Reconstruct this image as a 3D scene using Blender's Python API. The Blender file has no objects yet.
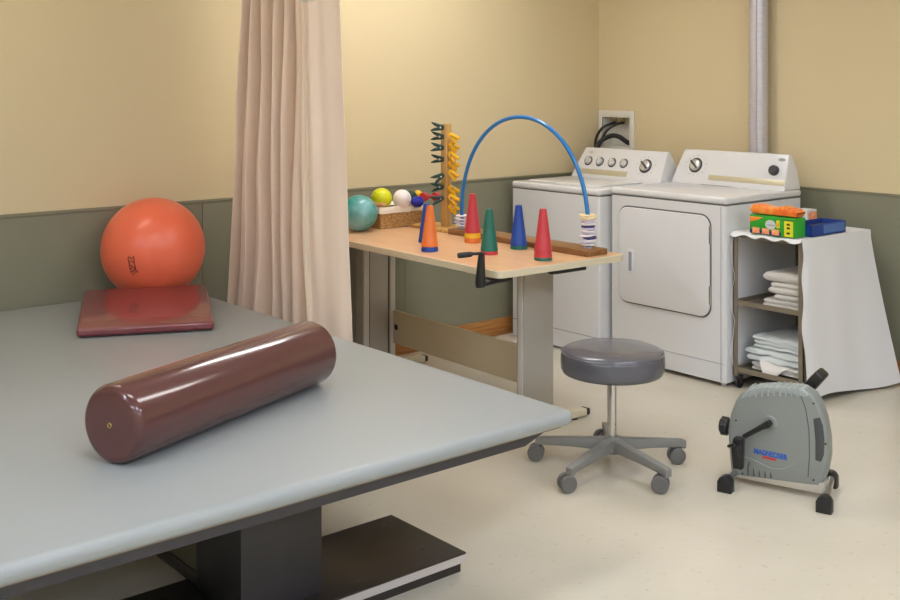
import bpy, bmesh, math, random
from mathutils import Vector, Matrix, Euler, noise
random.seed(7)
PI = math.pi
SC = bpy.context.scene
COL = SC.collection

# ------------------------------------------------------------------ materials
def lin(c):
    out = []
    for v in c[:3]:
        v = v / 255.0
        out.append(v / 12.92 if v <= 0.04045 else ((v + 0.055) / 1.055) ** 2.4)
    return (*out, 1.0)

def mat(name, c, rough=0.5, metal=0.0, var=0.0, vscale=12.0, bump=0.0, bscale=60.0, coat=0.0, spec=0.5,
        c2=None, stretch=(1, 1, 1), sheen=0.0, trans=0.0, sss=0.0):
    m = bpy.data.materials.new(name); m.use_nodes = True
    nt = m.node_tree; b = nt.nodes['Principled BSDF']
    b.inputs['Base Color'].default_value = lin(c)
    b.inputs['Roughness'].default_value = rough
    b.inputs['Metallic'].default_value = metal
    b.inputs['Specular IOR Level'].default_value = spec
    b.inputs['Coat Weight'].default_value = coat
    b.inputs['Coat Roughness'].default_value = 0.08
    b.inputs['Sheen Weight'].default_value = sheen
    b.inputs['Transmission Weight'].default_value = trans
    tc = nt.nodes.new('ShaderNodeTexCoord'); mp = nt.nodes.new('ShaderNodeMapping')
    mp.inputs['Scale'].default_value = stretch
    nt.links.new(tc.outputs['Object'], mp.inputs['Vector'])
    if var or c2:
        n = nt.nodes.new('ShaderNodeTexNoise'); n.inputs['Scale'].default_value = vscale
        n.inputs['Detail'].default_value = 4
        nt.links.new(mp.outputs[0], n.inputs['Vector'])
        r = nt.nodes.new('ShaderNodeValToRGB')
        a = lin(c)
        if c2:
            z = lin(c2)
        else:
            z = tuple(v * (1 - var) for v in a[:3]) + (1,)
            a = tuple(min(1, v * (1 + var * .5)) for v in a[:3]) + (1,)
        r.color_ramp.elements[0].position = .35; r.color_ramp.elements[0].color = z
        r.color_ramp.elements[1].position = .65; r.color_ramp.elements[1].color = a
        nt.links.new(n.outputs['Fac'], r.inputs[0]); nt.links.new(r.outputs[0], b.inputs['Base Color'])
    if bump:
        n2 = nt.nodes.new('ShaderNodeTexNoise'); n2.inputs['Scale'].default_value = bscale
        nt.links.new(mp.outputs[0], n2.inputs['Vector'])
        bp = nt.nodes.new('ShaderNodeBump'); bp.inputs['Strength'].default_value = bump
        bp.inputs['Distance'].default_value = .01
        nt.links.new(n2.outputs['Fac'], bp.inputs['Height']); nt.links.new(bp.outputs[0], b.inputs['Normal'])
    return m

def wood(name, c1, c2, scale=6, stretch=(1, 12, 12), rough=.4, coat=0.0):
    m = mat(name, c1, rough=rough, coat=coat, c2=c2, vscale=scale, stretch=stretch)
    return m

def emit(name, c, s):
    m = bpy.data.materials.new(name); m.use_nodes = True
    nt = m.node_tree; nt.nodes.clear()
    e = nt.nodes.new('ShaderNodeEmission'); o = nt.nodes.new('ShaderNodeOutputMaterial')
    e.inputs[0].default_value = (*c, 1); e.inputs[1].default_value = s
    nt.links.new(e.outputs[0], o.inputs[0]); return m

M = {}
CAMP = Vector((0, 0, 1.49))
th = math.radians(50.1); F = Vector((-math.sin(th), math.cos(th), 0)); RR = Vector((math.cos(th), math.sin(th), 0))
M['wall'] = mat('wall_paint', (215, 199, 162), .55, bump=.12, bscale=140, spec=.3)
M['panel'] = mat('wainscot_olive', (134, 133, 114), .5, var=.04, vscale=3, spec=.4)
M['panel_edge'] = mat('wainscot_trim', (128, 125, 104), .5)
M['oak'] = wood('oak_baseboard', (196, 138, 78), (160, 104, 52), 5, (8, 1, 14))
M['ceil'] = mat('ceiling_tile', (226, 224, 216), .9, bump=.3, bscale=200)
M['light'] = emit('light_diffuser', (1.0, 0.965, 0.93), 14)
M['light_dimmed'] = emit('dimmed_warm_diffuser', (1.0, 0.86, 0.70), 7.5)  # dimmed and warmed on purpose to keep the near left wall darker
M['light_bright'] = emit('bright_diffuser', (1.0, 0.975, 0.95), 22)
M['light_cool_fill'] = emit('cool_fill_diffuser', (0.84, 0.94, 1.12), 27.0)  # cool fill from the camera side, standing in for daylight
M['white_metal'] = mat('white_enamel_trim', (225, 225, 225), .4)
M['vinyl_grey'] = mat('grey_vinyl', (154, 159, 160), .34, bump=.05, bscale=9, spec=.45)
M['tan_edge'] = mat('tan_cloth_edge', (150, 134, 118), .7)
M['black'] = mat('black_laminate', (44, 40, 38), .35)
M['black_steel'] = mat('black_powder_steel', (52, 50, 54), .38)
M['beam'] = mat('dark_olive_steel', (92, 88, 74), .6)
M['alu'] = mat('pale_aluminium_strip', (205, 198, 198), .35, metal=.2)
M['bolster'] = mat('brown_vinyl', (92, 56, 55), .17, bump=.03, bscale=14, coat=.35)
M['pad'] = mat('burgundy_vinyl', (122, 58, 64), .16, bump=.03, bscale=20, coat=.5)
M['pad_edge'] = mat('burgundy_welt', (112, 42, 54), .3)
M['brass'] = mat('brass', (200, 170, 110), .3, metal=1)
M['orange_ball'] = mat('orange_rubber', (238, 112, 80), .33, bump=.015, bscale=8, coat=.12)
M['ink'] = mat('black_ink', (38, 22, 18), .6)
M['curtain'] = mat('peach_cloth', (242, 221, 203), .8, bump=.08, bscale=320, sheen=.3)
M['hem'] = mat('peach_hem', (242, 224, 202), .8, bump=.35, bscale=150)
M['netting'] = mat('white_netting', (232, 224, 216), .8, bump=.5, bscale=220)
M['laminate'] = wood('maple_laminate', (224, 180, 138), (215, 168, 126), 5, (1, 9, 9), .32)
M['edge_band'] = mat('cream_edge_band', (214, 203, 176), .45)
M['leg_grey'] = mat('silver_grey_column', (176, 172, 165), .38, metal=.25)
M['leg_light'] = mat('light_grey_channel', (205, 202, 195), .4)
M['crossbar'] = mat('taupe_metal_panel', (204, 191, 158), .38, metal=.0)
M['groove'] = mat('dark_groove', (70, 68, 60), .6)
M['plastic_black'] = mat('black_plastic', (30, 30, 32), .38)
M['cream_foot'] = mat('cream_metal', (214, 206, 182), .4)
M['board'] = wood('walnut_board', (150, 108, 66), (118, 80, 46), 5, (1, 10, 10), .4)
M['pine'] = wood('pine', (212, 172, 108), (190, 148, 84), 5, (10, 10, 1), .5)
M['pipe_blue'] = mat('blue_plastic_tube', (24, 118, 190), .28, coat=.3)
M['white_ring'] = mat('white_plastic_ring', (236, 232, 236), .35)
M['lav_ring'] = mat('lavender_plastic_ring', (206, 200, 222), .35)
M['cream_ring'] = mat('cream_plastic_ring', (238, 222, 176), .35)
M['blue_ring'] = mat('navy_plastic_ring', (58, 56, 118), .35)
M['c_orange'] = mat('orange_cone_plastic', (232, 122, 48), .42)
M['c_blue'] = mat('blue_cone_plastic', (16, 66, 158), .42)
M['c_red'] = mat('red_cone_plastic', (192, 52, 62), .42)
M['c_green'] = mat('green_cone_plastic', (14, 104, 88), .42)
M['c_yellow'] = mat('yellow_cone_plastic', (242, 190, 26), .42)
M['pin_green'] = mat('dark_green_pin', (22, 62, 60), .4)
M['pin_yellow'] = mat('yellow_pin', (238, 182, 24), .4)
M['steel'] = mat('bright_steel', (200, 200, 200), .22, metal=1)
M['chrome'] = mat('chrome', (215, 215, 218), .12, metal=1)
M['silver_knob'] = mat('silver_knob', (214, 214, 214), .25, metal=.5)
M['duct'] = mat('galvanised_duct', (206, 205, 216), .32, metal=.45, var=.08, vscale=20, stretch=(1, 1, 6))
M['appl'] = mat('white_enamel', (222, 223, 226), .22, coat=.3)
M['appl_seam'] = mat('dark_seam', (96, 94, 92), .7)
M['gold'] = mat('champagne_strip', (196, 187, 158), .4, metal=.2)
M['dark_knob'] = mat('charcoal_knob', (62, 62, 66), .3)
M['print'] = mat('grey_print', (150, 152, 158), .6)
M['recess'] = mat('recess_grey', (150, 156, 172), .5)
M['box_white'] = mat('white_wall_box', (222, 220, 212), .5)
M['rubber'] = mat('black_rubber_hose', (20, 20, 22), .4)
M['seat'] = mat('slate_vinyl', (92, 92, 100), .26, bump=.04, bscale=14, coat=.2)
M['piping'] = mat('slate_piping', (104, 104, 112), .3)
M['base_grey'] = mat('grey_nylon_base', (132, 132, 130), .45)
M['caster'] = mat('caster_grey', (108, 107, 106), .5)
M['ex_grey'] = mat('exerciser_shell', (138, 143, 140), .42)
M['ex_light'] = mat('exerciser_top_cover', (160, 168, 168), .42)
M['ex_dark'] = mat('exerciser_recess', (74, 76, 78), .55)
M['logo_blue'] = mat('logo_blue', (18, 92, 196), .5)
M['logo_red'] = mat('logo_red', (204, 62, 66), .5)
M['beam_steel'] = mat('satin_steel', (196, 190, 180), .35, metal=.35)
M['cart'] = mat('taupe_cart_steel', (134, 124, 108), .45, metal=.2)
M['sheet'] = mat('white_cotton', (228, 228, 232), .85, bump=.1, bscale=240)
M['towel'] = mat('white_terry', (232, 229, 224), .95, bump=.5, bscale=260)
M['linen'] = mat('pale_blue_linen', (218, 226, 228), .9, bump=.15, bscale=90)
M['box_green'] = mat('green_carton', (44, 160, 44), .45)
M['box_yellow'] = mat('yellow_print', (226, 222, 50), .45)
M['box_orange'] = mat('orange_film', (244, 108, 40), .35, c2=(250, 168, 72), vscale=22)
M['box_peach'] = mat('orange_picture', (240, 122, 74), .45, c2=(250, 196, 150), vscale=70)
M['box_navy'] = mat('navy_print', (20, 44, 110), .45)
M['box_blue'] = mat('blue_carton', (34, 66, 146), .42)
M['box_lblue'] = mat('light_blue_print', (84, 116, 178), .45)
M['box_grey'] = mat('pale_grey_label', (206, 210, 214), .45)
M['card_in'] = mat('carton_inside', (104, 92, 80), .8)
M['teal'] = mat('teal_marbled_rubber', (142, 196, 206), .25, c2=(18, 140, 134), vscale=9, coat=.2)
M['lime'] = mat('lime_rubber', (214, 218, 20), .35)
M['ball_white'] = mat('white_ball', (232, 224, 226), .5)
M['wicker'] = mat('wicker_fibre', (206, 166, 108), .7, c2=(140, 102, 58), vscale=70, stretch=(1, 1, 5))
M['wicker_dark'] = mat('wicker_rim', (132, 98, 58), .7)
M['liner'] = mat('cream_liner', (232, 224, 208), .9, bump=.2, bscale=90)
M['tan'] = mat('tan_cord', (186, 138, 88), .7)
M['blue_yarn'] = mat('blue_pompom', (38, 44, 158), .8)
M['red_stuff'] = mat('red_foam', (190, 50, 56), .6)
M['green_dk'] = mat('deep_green_foam', (20, 62, 54), .6)

# floor: cream vinyl tile with faint flecks
def floor_mat():
    m = mat('cream_vinyl_floor', (216, 207, 188), .24, spec=.45)
    nt = m.node_tree; b = nt.nodes['Principled BSDF']; mp = [n for n in nt.nodes if n.type == 'MAPPING'][0]
    n1 = nt.nodes.new('ShaderNodeTexNoise'); n1.inputs['Scale'].default_value = 1.6; n1.inputs['Detail'].default_value = 5
    n2 = nt.nodes.new('ShaderNodeTexNoise'); n2.inputs['Scale'].default_value = 42; n2.inputs['Detail'].default_value = 3
    for n in (n1, n2): nt.links.new(mp.outputs[0], n.inputs['Vector'])
    r1 = nt.nodes.new('ShaderNodeValToRGB')
    r1.color_ramp.elements[0].position = .3; r1.color_ramp.elements[0].color = lin((202, 194, 176))
    r1.color_ramp.elements[1].position = .7; r1.color_ramp.elements[1].color = lin((213, 206, 191))
    r2 = nt.nodes.new('ShaderNodeValToRGB')
    r2.color_ramp.elements[0].position = .27; r2.color_ramp.elements[0].color = (.9, .87, .82, 1)
    r2.color_ramp.elements[1].position = .36; r2.color_ramp.elements[1].color = (1, 1, 1, 1)
    mx = nt.nodes.new('ShaderNodeMix'); mx.data_type = 'RGBA'; mx.blend_type = 'MULTIPLY'
    mx.inputs[0].default_value = 1
    nt.links.new(n1.outputs['Fac'], r1.inputs[0]); nt.links.new(n2.outputs['Fac'], r2.inputs[0])
    nt.links.new(r1.outputs[0], mx.inputs[6]); nt.links.new(r2.outputs[0], mx.inputs[7])
    nt.links.new(mx.outputs[2], b.inputs['Base Color'])
    bp = nt.nodes.new('ShaderNodeBump'); bp.inputs['Strength'].default_value = .06; bp.inputs['Distance'].default_value = .01
    nt.links.new(n1.outputs['Fac'], bp.inputs['Height']); nt.links.new(bp.outputs[0], b.inputs['Normal'])
    return m
M['floor'] = floor_mat()

# ------------------------------------------------------------------ mesh building
W = {}
class MB:
    def __init__(s): s.bm = bmesh.new()
    def _merge(s, t, Mx=None):
        if Mx is not None: bmesh.ops.transform(t, matrix=Mx, verts=t.verts)
        me = bpy.data.meshes.new('tmp'); t.to_mesh(me); t.free(); s.bm.from_mesh(me); bpy.data.meshes.remove(me)
        return s
    def box(s, x0, x1, y0, y1, z0, z1, bev=0.0, seg=2, Mx=None, edges=None):
        t = bmesh.new()
        bmesh.ops.create_cube(t, size=1, matrix=Matrix.Translation(((x0+x1)/2, (y0+y1)/2, (z0+z1)/2)) @ Matrix.Diagonal((x1-x0, y1-y0, z1-z0, 1)))
        if bev:
            es = list(t.edges)
            if edges == 'z': es = [e for e in es if abs(e.verts[0].co.z - e.verts[1].co.z) > 1e-6]
            if edges == 'top': es = [e for e in es if max(e.verts[0].co.z, e.verts[1].co.z) > z1 - 1e-6]
            bmesh.ops.bevel(t, geom=es, offset=bev, segments=seg, profile=.5, affect='EDGES', clamp_overlap=True)
        return s._merge(t, Mx)
    def tube(s, pts, r, n=12, closed=False, Mx=None):
        pts = [Vector(p) for p in pts]; N = len(pts); t = bmesh.new(); rings = []; up = None
        for i, p in enumerate(pts):
            if closed: d = pts[(i+1) % N] - pts[i-1]
            else: d = pts[min(i+1, N-1)] - pts[max(i-1, 0)]
            d.normalize()
            if up is None:
                up = Vector((0, 0, 1)) if abs(d.z) < .9 else Vector((1, 0, 0))
            a = d.cross(up).normalized(); b = a.cross(d).normalized(); up = b
            rr = r[i] if isinstance(r, (list, tuple)) else r
            rings.append([t.verts.new(p + (a*math.cos(2*PI*k/n) + b*math.sin(2*PI*k/n))*rr) for k in range(n)])
        for i in range(N if closed else N-1):
            A = rings[i]; B = rings[(i+1) % N]
            for k in range(n): t.faces.new((A[k], A[(k+1) % n], B[(k+1) % n], B[k]))
        if not closed: t.faces.new(rings[0]); t.faces.new(rings[-1][::-1])
        bmesh.ops.recalc_face_normals(t, faces=t.faces)
        return s._merge(t, Mx)
    def cyl(s, p0, p1, r0, r1=None, n=28):
        return s.tube([p0, p1], [r0, r0 if r1 is None else r1], n)
    def lathe(s, prof, n=32, Mx=None, c=(0, 0, 0), closed=False):
        t = bmesh.new(); rings = []
        for (r, z) in prof:
            if r < 1e-6: rings.append([t.verts.new((c[0], c[1], c[2]+z))])
            else: rings.append([t.verts.new((c[0]+r*math.cos(2*PI*k/n), c[1]+r*math.sin(2*PI*k/n), c[2]+z)) for k in range(n)])
        idx = list(range(len(rings)-1)) + ([len(rings)-1] if closed else [])
        for i in idx:
            A = rings[i]; B = rings[(i+1) % len(rings)]
            if len(A) == 1 and len(B) == 1: continue
            for k in range(n):
                k2 = (k+1) % n
                if len(A) == 1: t.faces.new((A[0], B[k], B[k2]))
                elif len(B) == 1: t.faces.new((A[k], B[0], A[k2]))
                else: t.faces.new((A[k], B[k], B[k2], A[k2]))
        bmesh.ops.recalc_face_normals(t, faces=t.faces)
        return s._merge(t, Mx)
    def prism(s, poly, y0, y1, bev=0.0, seg=2, Mx=None):      # polygon in XZ, extruded along Y
        t = bmesh.new(); vs = [t.verts.new((p[0], y0, p[1])) for p in poly]
        f = t.faces.new(vs); r = bmesh.ops.extrude_face_region(t, geom=[f])
        bmesh.ops.translate(t, verts=[v for v in r['geom'] if isinstance(v, bmesh.types.BMVert)], vec=(0, y1-y0, 0))
        bmesh.ops.recalc_face_normals(t, faces=t.faces)
        if bev:
            es = [e for e in t.edges if abs(e.verts[0].co.y - e.verts[1].co.y) < 1e-7]
            bmesh.ops.bevel(t, geom=es, offset=bev, segments=seg, profile=.5, affect='EDGES', clamp_overlap=True)
        return s._merge(t, Mx)
    def ball(s, c, r, seg=32, sc=(1, 1, 1)):
        t = bmesh.new(); bmesh.ops.create_uvsphere(t, u_segments=seg, v_segments=seg//2, radius=r)
        return s._merge(t, Matrix.Translation(c) @ Matrix.Diagonal((*sc, 1)))
    def sheet(s, fn, nu, nv, th=0.0, Mx=None):               # fn(u,v)->xyz
        t = bmesh.new()
        g = [[t.verts.new(fn(i/nu, j/nv)) for j in range(nv+1)] for i in range(nu+1)]
        for i in range(nu):
            for j in range(nv): t.faces.new((g[i][j], g[i+1][j], g[i+1][j+1], g[i][j+1]))
        if th:                                               # a closed shell: offset copy along the normals plus a rim
            t.normal_update()
            h = [[t.verts.new(w_.co - w_.normal*th) for w_ in row] for row in g]
            for i in range(nu):
                for j in range(nv): t.faces.new((h[i][j], h[i][j+1], h[i+1][j+1], h[i+1][j]))
            for i in range(nu):
                t.faces.new((g[i][0], h[i][0], h[i+1][0], g[i+1][0])); t.faces.new((g[i][nv], g[i+1][nv], h[i+1][nv], h[i][nv]))
            for j in range(nv):
                t.faces.new((g[0][j], g[0][j+1], h[0][j+1], h[0][j])); t.faces.new((g[nu][j], h[nu][j], h[nu][j+1], g[nu][j+1]))
        if not th: bmesh.ops.recalc_face_normals(t, faces=t.faces)
        return s._merge(t, Mx)
    def build(s, name, m, parent=None, ang=35, smooth=True):
        me = bpy.data.meshes.new(name)
        bmesh.ops.remove_doubles(s.bm, verts=s.bm.verts, dist=1e-6)
        s.bm.to_mesh(me); s.bm.free()
        cs = [v.co for v in me.vertices]
        lo = Vector([min(c[i] for c in cs) for i in range(3)]); hi = Vector([max(c[i] for c in cs) for i in range(3)])
        c = (lo+hi)/2
        if parent is None: c.z = lo.z
        me.transform(Matrix.Translation(-c)); me.materials.append(M[m] if isinstance(m, str) else m)
        if smooth:
            for p in me.polygons: p.use_smooth = True
            me.set_sharp_from_angle(angle=math.radians(ang))
        o = bpy.data.objects.new(name, me); COL.objects.link(o); W[o] = c
        if parent: o.parent = parent; o.location = c - W[parent]
        else: o.location = c
        return o

def tag(o, label, cat, group=None, kind=None):
    o['label'] = label; o['category'] = cat
    if group: o['group'] = group
    if kind: o['kind'] = kind
    return o
def plab(o, label): o['label'] = label; return o
def thing(name, label, cat, loc=(0, 0, 0), rotz=None, group=None):
    o = bpy.data.objects.new(name, None); COL.objects.link(o); o.empty_display_size = .1
    o.location = loc; W[o] = Vector(loc)
    if rotz is not None: o.rotation_euler = (0, 0, rotz); W[o] = Vector((0, 0, 0))
    return tag(o, label, cat, group)
def struct(o): o['kind'] = 'structure'; return o
def dup(o, parent=None):
    c = o.copy(); COL.objects.link(c)
    if parent: c.parent = parent
    for ch in list(o.children): dup(ch, c)
    return c
def BX(name, m, parent, *a, **k): return MB().box(*a, **k).build(name, m, parent)
def T(x, y, z): return Matrix.Translation((x, y, z))

# ------------------------------------------------------------------ room
XW, YW, XR, YF, ZC = -4.80, 5.257, 3.2, -5.4, 2.6
struct(BX('floor', 'floor', None, XW-.1, XR+.1, YF-.1, YW+.1, -.1, 0))
struct(BX('ceiling', 'ceil', None, XW-.1, XR+.1, YF-.1, YW+.1, ZC, ZC+.1))
struct(BX('wall_left', 'wall', None, XW-.1, XW, YF-.1, YW+.1, 0, ZC))
# back wall, with an opening for the recessed washer box
hb = (-4.765, -4.53, 1.085, 1.275)
w = MB()
w.box(XW-.1, hb[0], YW, YW+.1, 0, ZC); w.box(hb[1], XR+.1, YW, YW+.1, 0, ZC)
w.box(hb[0], hb[1], YW, YW+.1, 0, hb[2]); w.box(hb[0], hb[1], YW, YW+.1, hb[3], ZC)
struct(w.build('wall_back', 'wall'))
struct(BX('wall_right', 'wall', None, XR, XR+.1, YF-.1, YW+.1, 0, ZC))
struct(BX('wall_front', 'wall', None, XW-.1, XR+.1, YF-.1, YF, 0, ZC))
# olive wainscot sheets with cap line
w = MB()
ys = [YF, -4.85, -3.63, -2.41, -1.19, .03, 1.25, 2.466, 3.686, 4.906, YW]
for a, b in zip(ys, ys[1:]): w.box(XW, XW+.006, a+.0014, b-.0014, .10, .912)
struct(w.build('trim_1', 'panel'))
struct(BX('trim_2', 'panel_edge', None, XW, XW+.009, YF, YW, .912, .930, bev=.004))
w = MB(); xs = [XW+.014, -3.6, -2.38, -1.16, .06, 1.28, 2.5, XR]
for a, b in zip(xs, xs[1:]): w.box(a+.0008, b-.0008, YW-.006, YW, .10, .912)
struct(w.build('trim_3', 'panel'))
struct(BX('trim_4', 'panel_edge', None, XW+.014, XR, YW-.009, YW, .912, .930, bev=.004))
struct(BX('baseboard_left', 'oak', None, XW, XW+.016, YF, YW, 0, .10, bev=.003))
struct(BX('baseboard_back', 'oak', None, XW+.016, XR, YW-.016, YW, 0, .10, bev=.003))

# ceiling troffers; the last listed are unseen fill lamps added behind the camera
troff = [(-4.05, 1.15), (-4.05, 3.45), (-2.15, 1.15), (-2.15, 3.3), (-.1, 1.15), (-.1, 3.3), (-2.15, -1.2), (-.1, -1.2), (1.9, 1.15), (1.9, 3.3), (-2.15, -3.5), (-.1, -3.5), (1.9, -1.2), (1.9, -3.5)]
nm = ['above the left wall near the mat table', 'above the work table and curtain', 'above the outer edge of the mat table', 'above the stool',
      'above the camera side, first row', 'in front of the washer wall, camera side', 'behind the mat table', 'behind the camera', 'at the right wall, near row', 'at the right wall, far row', 'added as fill in the last row, left', 'added as fill in the last row, middle', 'added as fill right of the camera', 'added as fill in the last row, right']
for i, (x, y) in enumerate(troff):
    t = thing('ceiling_light', 'rectangular white fluorescent ceiling light ' + nm[i], 'light', (x, y, ZC-.03), group='fluorescent ceiling lights')
    f = MB(); hx, hy = .165, .61
    f.box(x-hx, x+hx, y-hy, y-hy+.03, ZC-.03, ZC); f.box(x-hx, x+hx, y+hy-.03, y+hy, ZC-.03, ZC)
    f.box(x-hx, x-hx+.03, y-hy+.03, y+hy-.03, ZC-.03, ZC); f.box(x+hx-.03, x+hx, y-hy+.03, y+hy-.03, ZC-.03, ZC)
    f.build('frame', 'white_metal', t)
    BX('diffuser', 'light_cool_fill' if x > -1 or y < 0 else ('light_dimmed' if i == 0 else 'light_bright' if i == 1 else 'light'), t, x-hx+.03, x+hx-.03, y-hy+.03, y+hy-.03, ZC-.022, ZC-.002)

# ------------------------------------------------------------------ mat table
t = thing('treatment_table', 'wide low grey vinyl treatment mat table on black base along the left wall', 'table', (-3.5, 1.43, 0))
MB().box(-4.757, -2.236, .51, 2.347, .486, .532, bev=.0225, seg=5).build('mattress', 'vinyl_grey', t, ang=60)
plab(BX('underside_strip', 'tan_edge', t, -4.72, -2.2575, .545, 2.31, .482, .4875), 'tan strip under the mattress edge')
f = MB(); f.prism([(.56, .482), (.62, .456), (2.17, .456), (2.25, .482)], 0, 2.44, Mx=Matrix(((0, -1, 0, -2.262), (1, 0, 0, 0), (0, 0, 1, 0), (0, 0, 0, 1))))
plab(f.build('frame', 'black_steel', t), 'black frame board under the mattress')
for xs_ in ((-2.85, -2.594), (-4.28, -4.02)):
    MB().box(*xs_, 1.446, 1.702, .06, .456, bev=.004).build('column', 'black_steel', t)
    x0, x1 = (xs_[0]-.068, xs_[1]+.055)
    bp = MB().box(x0, x1, .68, 2.187, .054, .06, bev=.001).build('base_plate', 'black', t)
    MB().box(x0+.0015, x1-.0015, .6815, 2.1855, .03, .054).build('edge_strip', 'alu', bp)
    MB().box(x0+.012, x1-.012, .70, 2.175, 0, .03).build('skirt', 'black', bp)
    for (bx, by) in ((x1-.06, 1.95), (x1-.1, 2.1), (x0+.05, 2.12), (x1-.05, 1.82)):
        MB().cyl((bx, by, .0598), (bx, by, .0612), .006, n=12).build('bolt', 'black_steel', bp)
MB().box(-4.02, -2.85, 1.452, 1.50, .10, .452, bev=.002).build('crossbeam', 'beam', t)
MB().box(-4.02, -2.85, 1.448, 1.50, .062, .10, bev=.002).build('gap_shade', 'black', t)  # black strip standing in for the shaded gap under the crossbeam

# bolster
A = Vector((-2.657, 1.112, 0)); B = Vector((-2.975, 1.918, 0)); ax = (B-A); L = ax.length
t = thing('bolster', 'long glossy brown vinyl bolster roll lying on the grey mat table', 'bolster', ((A.x+B.x)/2, (A.y+B.y)/2, .532), math.atan2(ax.y, ax.x))
R = .1
pr = [(0, 0)] + [(R-.022, 0)] + [(R-.022+.022*math.sin(a*PI/12), .022-.022*math.cos(a*PI/12)) for a in range(1, 7)]
pr = pr + [(r, L-z) for r, z in pr[::-1]]
MX = T(-L/2, 0, R) @ Matrix.Rotation(PI/2, 4, 'Y')
MB().lathe(pr, 64, MX).build('cover', 'bolster', t, ang=50)
MB().box(-L/2+.02, L/2-.02, -.0015, .0015, 0, .0012).build('seam', 'bolster', t).location = (0, R*math.sin(2.2), R+R*math.cos(2.2))
g = MB(); g.tube([(-L/2-.001, .0055*math.cos(a*PI/8), R+.0055*math.sin(a*PI/8)) for a in range(16)], .0018, 8, closed=True)
g.build('eyelet', 'brass', t)

# orange ball
BC = Vector((-4.572, 2.113, .532+.2245)); BR = .2245
t = thing('exercise_ball', 'large orange exercise ball on the mat table against the wall', 'ball', (BC.x, BC.y, .532))
MB().ball(BC, BR, 72).build('shell', 'orange_ball', t, ang=80)
def raypix(px, py): return F + RR*((px-450)/1100) + Vector((0, 0, -(py-82.5)/1100))
def onball(px, py, lift=.0006):          # point of the ball's skin in a given direction
    v = raypix(px, py).normalized(); oc = CAMP-BC; b = v.dot(oc); c = oc.dot(oc)-BR*BR
    P = CAMP + v*(-b-math.sqrt(b*b-c)); return BC + (P-BC).normalized()*(BR+lift)
g = MB()
for st in ([(128.5, 256.5), (128, 259), (129, 262), (129.5, 266), (130.5, 270), (131.5, 273)],
           [(133.5, 256.2), (134, 260), (134.5, 264), (135.5, 268), (136, 271)],
           [(129, 256.8), (131.5, 258.6), (133, 257)], [(129.5, 262), (132, 261), (134, 262.5)],
           [(129.5, 266), (131, 265), (132.4, 266.5), (131.5, 269), (130.2, 268)],
           [(133, 267), (134.4, 266.6), (135, 268.4), (134, 270)],
           [(131.5, 272), (133.5, 270.5), (135, 272), (134, 274), (132, 274.5)], [(136.5, 271.5), (138, 272.4), (137, 270.5)]):
    g.tube([onball(*p) for p in st], .0016, 6)
plab(g.build('logo', 'ink', t), 'small black printed logo')

# leaning pad
t = thing('foam_pad', 'square glossy burgundy vinyl pad leaning against the orange ball', 'pad', (-3.94, 1.80, .532))
a0 = math.radians(65.5); e1 = Vector((math.cos(a0), math.sin(a0), 0)); n0 = Vector((-e1.y, e1.x, 0))
c0 = Vector((-3.958, 1.785, .5345)) + RR*.017 - F*.007
tilt = math.atan2(.052, .52); n1 = (n0*math.cos(tilt)+Vector((0, 0, math.sin(tilt)))); up = e1.cross(n1)
Mx = Matrix(((e1.x, n1.x, up.x, c0.x), (e1.y, n1.y, up.y, c0.y), (e1.z, n1.z, up.z, c0.z), (0, 0, 0, 1)))
MB().box(-.252, .252, 0, .535, 0, .034, bev=.013, seg=4, Mx=Mx).build('cover', 'pad', t, ang=60)
g = MB(); pts = []
for cx, cy, s0 in ((.226, .026, -PI/2), (.226, .509, 0), (-.226, .509, PI/2), (-.226, .026, PI)):
    for k in range(6): pts.append((cx+.0265*math.cos(s0+k*PI/10), cy+.0265*math.sin(s0+k*PI/10), .014))
g.tube(pts, .0022, 8, closed=True, Mx=Mx); g.build('welt', 'pad_edge', t)

# ------------------------------------------------------------------ curtain
t = thing('privacy_curtain', 'peach cloth privacy curtain gathered beside the wall behind the mat table', 'curtain', (-4.25, 2.6, .3))
ZT, ZB, ZH = 2.52, .28, 1.90
def cxr(z, l0, r0, l1, r1):       # x range of the cloth at height z
    k = (1.85-z)/1.45; k = max(-.3, min(1.15, k)); return l0+(l1-l0)*k, r0+(r1-r0)*k
def pleat(u, z):
    lx, rx = cxr(z, -4.575, -3.93, -4.705, -3.90)
    w_ = u + .008*math.sin(z*1.9+u*9)
    ph = w_*2*PI*6.3 + .5*math.sin(w_*11)
    c = math.cos(ph + .25*math.sin(z*1.5))
    y = 2.605 - .062*math.copysign(abs(c)**.8, c) + .009*math.cos(ph*3.1+z*.7) + .0025*math.sin(ph*5+z*2)
    y += .012*noise.noise(Vector((u*7, z*2.2, 1.3))) * (1+max(0, 1.2-z)*1.6)
    x = lx+(rx-lx)*(u + .016*math.sin(ph*2+.9))
    return Vector((x, y, z))
def panel(u, z):
    lx, rx = cxr(z, -3.955, -3.745, -3.90, -3.66)
    lx += .014*math.sin(z*4.0+.4)*(1 if z < 1.8 else .3)
    rid = math.exp(-((u-.34)/.13)**2)*max(0, min(1, (z-.5)/.8))
    y = 2.50 + .045*u**2 - .030*rid + .004*math.sin(u*14+z*1.4) - .018*math.exp(-(u/.08)**2)
    y += .008*noise.noise(Vector((u*4, z*2.0, 7)))
    return Vector((lx+(rx-lx)*u, y, z))
MB().sheet(lambda u, v: pleat(u, ZB+(ZH-ZB)*v), 260, 60, .0022).build('pleated_cloth', 'curtain', t, ang=180)
MB().sheet(lambda u, v: panel(u, ZB+(ZH-ZB)*v), 70, 60, .0022).build('front_panel', 'curtain', t, ang=180)
MB().sheet(lambda u, v: panel(u*.09, ZB+(ZH-.02-ZB)*v)+Vector((-.002, -.004, 0)), 3, 90, .003).build('side_hem', 'hem', t, ang=180)
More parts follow.
